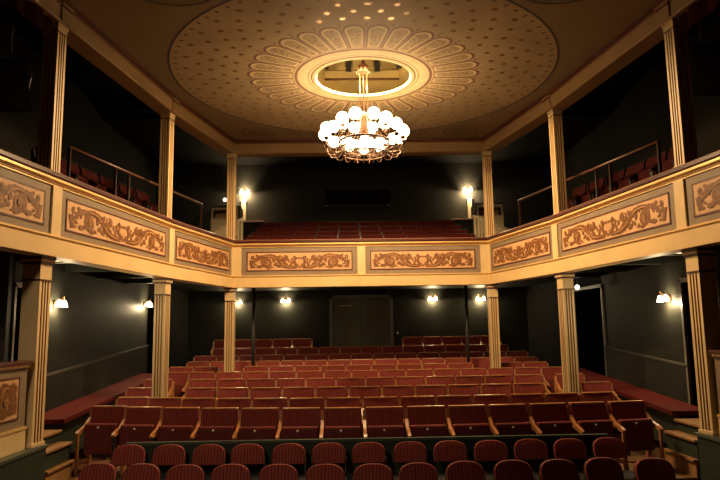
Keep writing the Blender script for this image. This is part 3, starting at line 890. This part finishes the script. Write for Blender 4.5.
# side door openings
for n_, (sd, y0, y1, zt) in enumerate(((1, 11.55, 13.0, 2.74), (1, 7.9, 8.75, 2.62), (-1, 7.9, 8.75, 2.62))):
    mb = MB(M['white_trim'] if n_ < 2 else M['doorframe']); q = sorted((4.27*sd, 4.31*sd))
    mb.box(q[0], q[1], y0-.035, y0+.01, .6, zt+.04).box(q[0], q[1], y1-.01, y1+.035, .6, zt+.04).box(q[0], q[1], y0-.035, y1+.035, zt, zt+.06)
    r = thing(f'door_{n_+2}', None, None, (0, 0, 0)); struct(r); mb.build('door_frame', r)

# iron posts in the rear stalls
for x, nm in ((-2.17, 'left'), (2.13, 'right')):
    t = thing('iron_post', f'thin dark iron post among the rear stalls on the {nm}', 'post', (x, 13.12, .641), 0, 'iron posts')
    mb = MB(M['iron']); mb.tube([(0, 0, .02), (0, 0, 2.36)], .035, 12); mb.build('shaft', t)
    mb = MB(M['iron']); mb.lathe([(0, 2.34), (.05, 2.35), (.07, 2.405), (0, 2.405)], (0, 0, 0), 12).lathe([(0, 0), (.07, 0), (.06, .03), (0, .03)], (0, 0, 0), 12); mb.build('flange', t)

# ------------------------------------------------------------------ wall lamps
def light(name, kind, loc, energy, col, size=.05, rot=None, **kw):
    l = bpy.data.lights.new(name, kind); l.energy = energy; l.color = col
    if kind in ('POINT', 'SPOT'): l.shadow_soft_size = size
    if kind == 'AREA': l.size = size
    for k, v in kw.items(): setattr(l, k, v)
    o = bpy.data.objects.new(name, l); C.objects.link(o); o.location = loc
    if rot: o.rotation_euler = rot
    return o
sc0 = None
def sconce(loc, rz, label, e):
    global sc0
    if sc0 is None:
        t = thing('wall_lamp', label, 'wall lamp', loc, rz, 'wall lamps with tulip shades'); sc0 = t; t.scale = (.8, .8, .8)
        mb = MB(M['brass_dark']); mb.lathe([(0, 0), (.05, 0), (.055, .012), (.03, .03), (0, .035)], (0, 0, 0), 16)
        bmesh.ops.transform(mb.bm, matrix=Matrix.Scale(1.5, 4, (0, 0, 1)) @ Matrix.Rotation(PI/2, 4, 'X'), verts=mb.bm.verts[:]); mb.build('backplate', t)
        for s in (-1, 1):
            mb = MB(M['brass_dark'])
            pts = [(0, -.03, 0)] + [(s*.02, -.06, .0), (s*.04, -.08, .03), (s*.06, -.10, .08), (s*.075, -.12, .12), (s*.09, -.13, .13), (s*.10, -.13, .12), (s*.10, -.13, .06)]
            mb.tube(pts, .007, 6); a = mb.build('arm', t)
            mb = MB(M['shade'])
            mb.lathe([(.018, .065), (.03, .05), (.042, .02), (.048, -.02), (.062, -.05), (.058, -.05), (.044, -.02), (.036, .02), (.02, .045)], (s*.10, -.13, 0), 16)
            mb.sphere((s*.10, -.13, -.01), .022, 0, 10)
            tag(mb.build('shade', a), 'glowing white tulip shade')
    else: dup(sc0, loc, rz, label)
    m = Matrix.Rotation(rz, 4, 'Z')
    p = Vector(loc) + m @ Vector((0, -.11, -.05))
    light('lamp_light', 'POINT', p, e*8, (1, .76, .42), .03)
for x, z, lb in ((-1.84, 2.80, 'rear wall lamp nearest the door on its left'), (1.88, 2.80, 'rear wall lamp nearest the door on its right'), (-3.06, 2.78, 'rear wall lamp behind the left rear pier'), (3.10, 2.78, 'rear wall lamp behind the right rear pier')):
    sconce((x, 16.5, z), 0, 'lit twin-shade ' + lb, 5.0)
sconce((-4.3, 8.98, 2.46), PI/2, 'lit twin-shade left wall lamp beside the front pier', 5.0)
sconce((-4.3, 12.9, 2.60), PI/2, 'lit twin-shade left wall lamp beside the middle pier', 5.0)
sconce((4.3, 9.12, 2.42), -PI/2, 'lit twin-shade right wall lamp beside the front pier', 5.0)
sconce((-2.90, 16.5, 5.62), 0, 'lit twin-shade wall lamp on the rear balcony, left', 9)
sconce((2.88, 16.5, 5.62), 0, 'lit twin-shade wall lamp on the rear balcony, right', 9)
for loc, lb in (((4.05, 12.1, 2.78), 'small bare white bulb by the right wall doorway'), ((-3.33, 16.0, 5.33), 'small bare white bulb behind the left rear balcony pier')):
    t = thing('bulb_lamp', lb, 'lamp', loc)
    mb = MB(M['bulb']); mb.sphere((0, 0, 0), .045, 0, 12); mb.build('bulb', t)
    mb = MB(M['iron']); 
    if loc[0] > 0: mb.tube([(0, 0, .03), (0, 0, .27)], .012, 6)
    else: mb.tube([(0, .03, 0), (0, .5, 0)], .012, 6)
    mb.build('stem', t)

# ------------------------------------------------------------------ rear balcony fittings
t = thing('wall_recess_cover', 'black rectangular projection port on the rear balcony wall', 'wall panel', (0, 16.5, 5.24))
mb = MB(M['black']); mb.box(-.83, .85, -.10, 0, 0, .42); mb.build('panel', t)
mb = MB(M['iron']); mb.box(-.85, .87, -.11, -.09, -.02, 0).box(-.85, .87, -.11, -.09, .42, .44); mb.build('frame', t)
for x in (-.80, .82):
    mb = MB(M['disc']); mb.box(x-.015, x+.015, -.115, -.105, -.03, .0); mb.build('clip', t)
for sd, nm in ((-1, 'left'), (1, 'right')):
    t = thing('wall_ledge', f'pale pink-topped ledge below the {nm} rear balcony lamp', 'ledge', (2.66*sd, 16.2, 4.0), 0, 'rear balcony ledges')
    mb = MB(M['rose']); mb.box(-.30, .30, -.28, .29, .74, .78, bev=.006); mb.build('top', t)
    mb = MB(M['galwall']); mb.box(-.27, .27, -.22, .29, -.12, .74); mb.build('cupboard', t)
    t = thing('wall_post', f'narrow pale post under the {nm} rear balcony lamp', 'post', (2.93*sd, 16.42, 4.781), 0, 'pale posts under the balcony lamps')
    mb = MB(M['pale']); mb.box(-.055, .055, .045, .075, 0, .60); mb.build('shaft', t)
    mb = MB(M['pale']); mb.box(-.07, .07, .04, .075, .60, .64); mb.build('cap', t)
    t = thing('stair_booth', f'small cream booth with open window beside the {nm} rear corner pier', 'booth', (3.25*sd, 15.6, 3.201), 0, 'booths at the balcony stairs')
    mb = MB(M['pale'], M['black']); mb.box(-.33, .33, 0, .06, 0, 1.58).box(-.33, .33, 0, .06, 1.79, 1.86).box(-.33, -.28, 0, .06, 1.58, 1.79).box(.28, .33, 0, .06, 1.58, 1.79).box(-.33, .33, .50, .54, 0, 1.86)
    mb.build('panel', t)
    mb = MB(M['iron']); mb.box(-.36, -.33, -.01, .54, 0, 1.88).box(.33, .36, -.01, .54, 0, 1.88).box(-.36, .36, -.01, .54, 1.86, 1.89); mb.build('frame', t)
    mb = MB(M['peach']); mb.box(-.28, .28, .48, .499, 1.5, 1.85); mb.build('back_panel', t)
    # slatted stair balustrade, falling away from the hall
    t = thing('stair_balustrade', f'pale slatted stair balustrade sloping down behind the {nm} rear corner pier', 'balustrade', (3.1*sd, 14.6, 3.201), 0, 'stair balustrades')
    mb = MB(M['pale'])
    def zt(u): return 1.40-.38*u
    for k in range(12):
        u = k/12; xa = (-.46+.92*u)*sd; xb = (-.46+.92*(u+.06))*sd
        q = sorted((xa, xb)); mb.box(q[0], q[1], -.012, .012, 0, zt(u)-.02)
        tag_ = None
    mb.build('slat_panel', t)
    mb = MB(M['pale']); v = []
    mb.tube([(-.48*sd, 0, zt(0)), (.48*sd, 0, zt(1))], .028, 8); mb.build('handrail', t)
    mb = MB(M['galwall']); q = sorted((-.46*sd, .46*sd)); mb.box(q[0], q[1], .015, .04, 0, 1.0); mb.build('backing', t)
    # handrail along the side gallery
    A = Vector((3.86*sd, 8.2, 4.45)); B = Vector((3.02*sd, 12.1, 4.45))
    t = thing('gallery_handrail', f'long dark wooden handrail on posts along the {nm} side gallery', 'handrail', (A.x, A.y, 3.2), 0, 'side gallery handrails')
    d = B-A
    mb = MB(M['railwood']); mb.tube([(0, 0, 1.25), (d.x, d.y, 1.25)], .024, 8); mb.build('rail', t)
    for u in (.004, .27, .36, .62, .996):
        mb = MB(M['wood_dark']); p = d*u; mb.box(p.x-.018, p.x+.018, p.y-.018, p.y+.018, .001, 1.24); mb.build('post', t)
    # proscenium drape and loudspeaker
    mb = MB(M['curtain'])
    pts = [((3.50+.10*k/24*3)*sd+.03*math.sin(k*1.9)*sd, 6.80-2.6*k/24) for k in range(25)]
    for (xa, ya), (xb, yb) in zip(pts, pts[1:]): mb.poly([(xa, ya, 5.28), (xb, yb, 5.28), (xb, yb, 6.6), (xa, ya, 6.6)])
    o = mb.build('proscenium_drape'); tag(o, f'dark red hanging drape in the top {nm} corner beside the ceiling', 'drape', 'proscenium drapes')
    zs = 5.06 if sd > 0 else 4.93
    t = thing('loudspeaker', f'black loudspeaker hanging beside the {nm} front upper pier', 'loudspeaker', ((4.03 if sd > 0 else -4.2), 7.3, zs), 0, 'hanging loudspeakers')
    rot = Matrix.Rotation(.35, 4, 'X') @ Matrix.Rotation(-.5*sd, 4, 'Z')
    mb = MB(M['speaker'])
    pts = [(-.20, -.17), (.20, -.17), (.13, .19), (-.13, .19)]
    mb.prism(pts, -.30, .30); bmesh.ops.transform(mb.bm, matrix=rot, verts=mb.bm.verts[:]); cab = mb.build('cabinet', t)
    mb = MB(M['blackfab']); mb.box(-.18, .18, -.182, -.171, -.27, .27)
    bmesh.ops.transform(mb.bm, matrix=rot, verts=mb.bm.verts[:]); mb.build('grille', cab)
    mb = MB(M['dado']); mb.tube([(-.21, 0, 0), (-.23, .02, .18), (-.1, .05, .36), (0, .05, .40), (.1, .05, .36), (.23, .02, .18), (.21, 0, 0)], .012, 6).tube([(0, .05, .40), (0, .05, 6.548-zs)], .014, 6)
    bmesh.ops.transform(mb.bm, matrix=Matrix.Rotation(-.5*sd, 4, 'Z'), verts=mb.bm.verts[:]); mb.build('bracket', t)
    # black stage-side drape behind the box
    mb = MB(M['black'])
    pts = [((4.18)*sd+.04*math.sin(k*1.7), 4.0+3.6*k/24) for k in range(25)]
    for (xa, ya), (xb, yb) in zip(pts, pts[1:]): mb.poly([(xa, ya, .902), (xb, yb, .902), (xb, yb, 3.0), (xa, ya, 3.0)])
    o = mb.build('box_curtain'); tag(o, f'black curtain behind the {nm} stage box parapet', 'curtain', 'black box curtains')

# ------------------------------------------------------------------ lights
# spots in the ceiling recess
for x, y in ((-.32, 9.54), (.32, 9.54), (-.32, 8.90), (.32, 8.90)):
    light('recess_spot', 'SPOT', (x, y, ZT+.13), 350, (1, .64, .31), .07, rot=(0, 0, 0), spot_size=math.radians(172), spot_blend=.1)
# stage lighting from above the stage, left of the camera
o = light('stage_light', 'SPOT', (-2.9, .4, 5.0), 420, (1, .72, .46), .25, spot_size=math.radians(54), spot_blend=.9)
o.rotation_euler = (Vector((-2.0, 7.6, .3))-Vector(o.location)).to_track_quat('-Z', 'Y').to_euler()
w = bpy.data.worlds.new('world'); SC.world = w; w.use_nodes = True
w.node_tree.nodes['Background'].inputs['Color'].default_value = (.5, .4, .3, 1)
w.node_tree.nodes['Background'].inputs['Strength'].default_value = .002

# ------------------------------------------------------------------ camera
f_px, pt, rl, yw = 646.4, math.radians(7.89), math.radians(.852), math.radians(1.147)
fw = Vector((math.sin(yw)*math.cos(pt), math.cos(yw)*math.cos(pt), math.sin(pt)))
rt = Vector((math.cos(yw), -math.sin(yw), 0)); up = rt.cross(fw)
rt2 = rt*math.cos(rl)-up*math.sin(rl); up2 = rt*math.sin(rl)+up*math.cos(rl)
cam = bpy.data.cameras.new('camera'); cam.sensor_fit = 'HORIZONTAL'; cam.sensor_width = 36; cam.lens = f_px/720*36
co = bpy.data.objects.new('camera', cam); C.objects.link(co)
mw = Matrix((rt2, up2, -fw)).transposed().to_4x4(); mw.translation = Vector((-.269, 0, 2.05)); co.matrix_world = mw
SC.camera = co
SC.view_settings.view_transform = 'Standard'
SC.view_settings.look = 'None'
SC.view_settings.exposure = 0.0
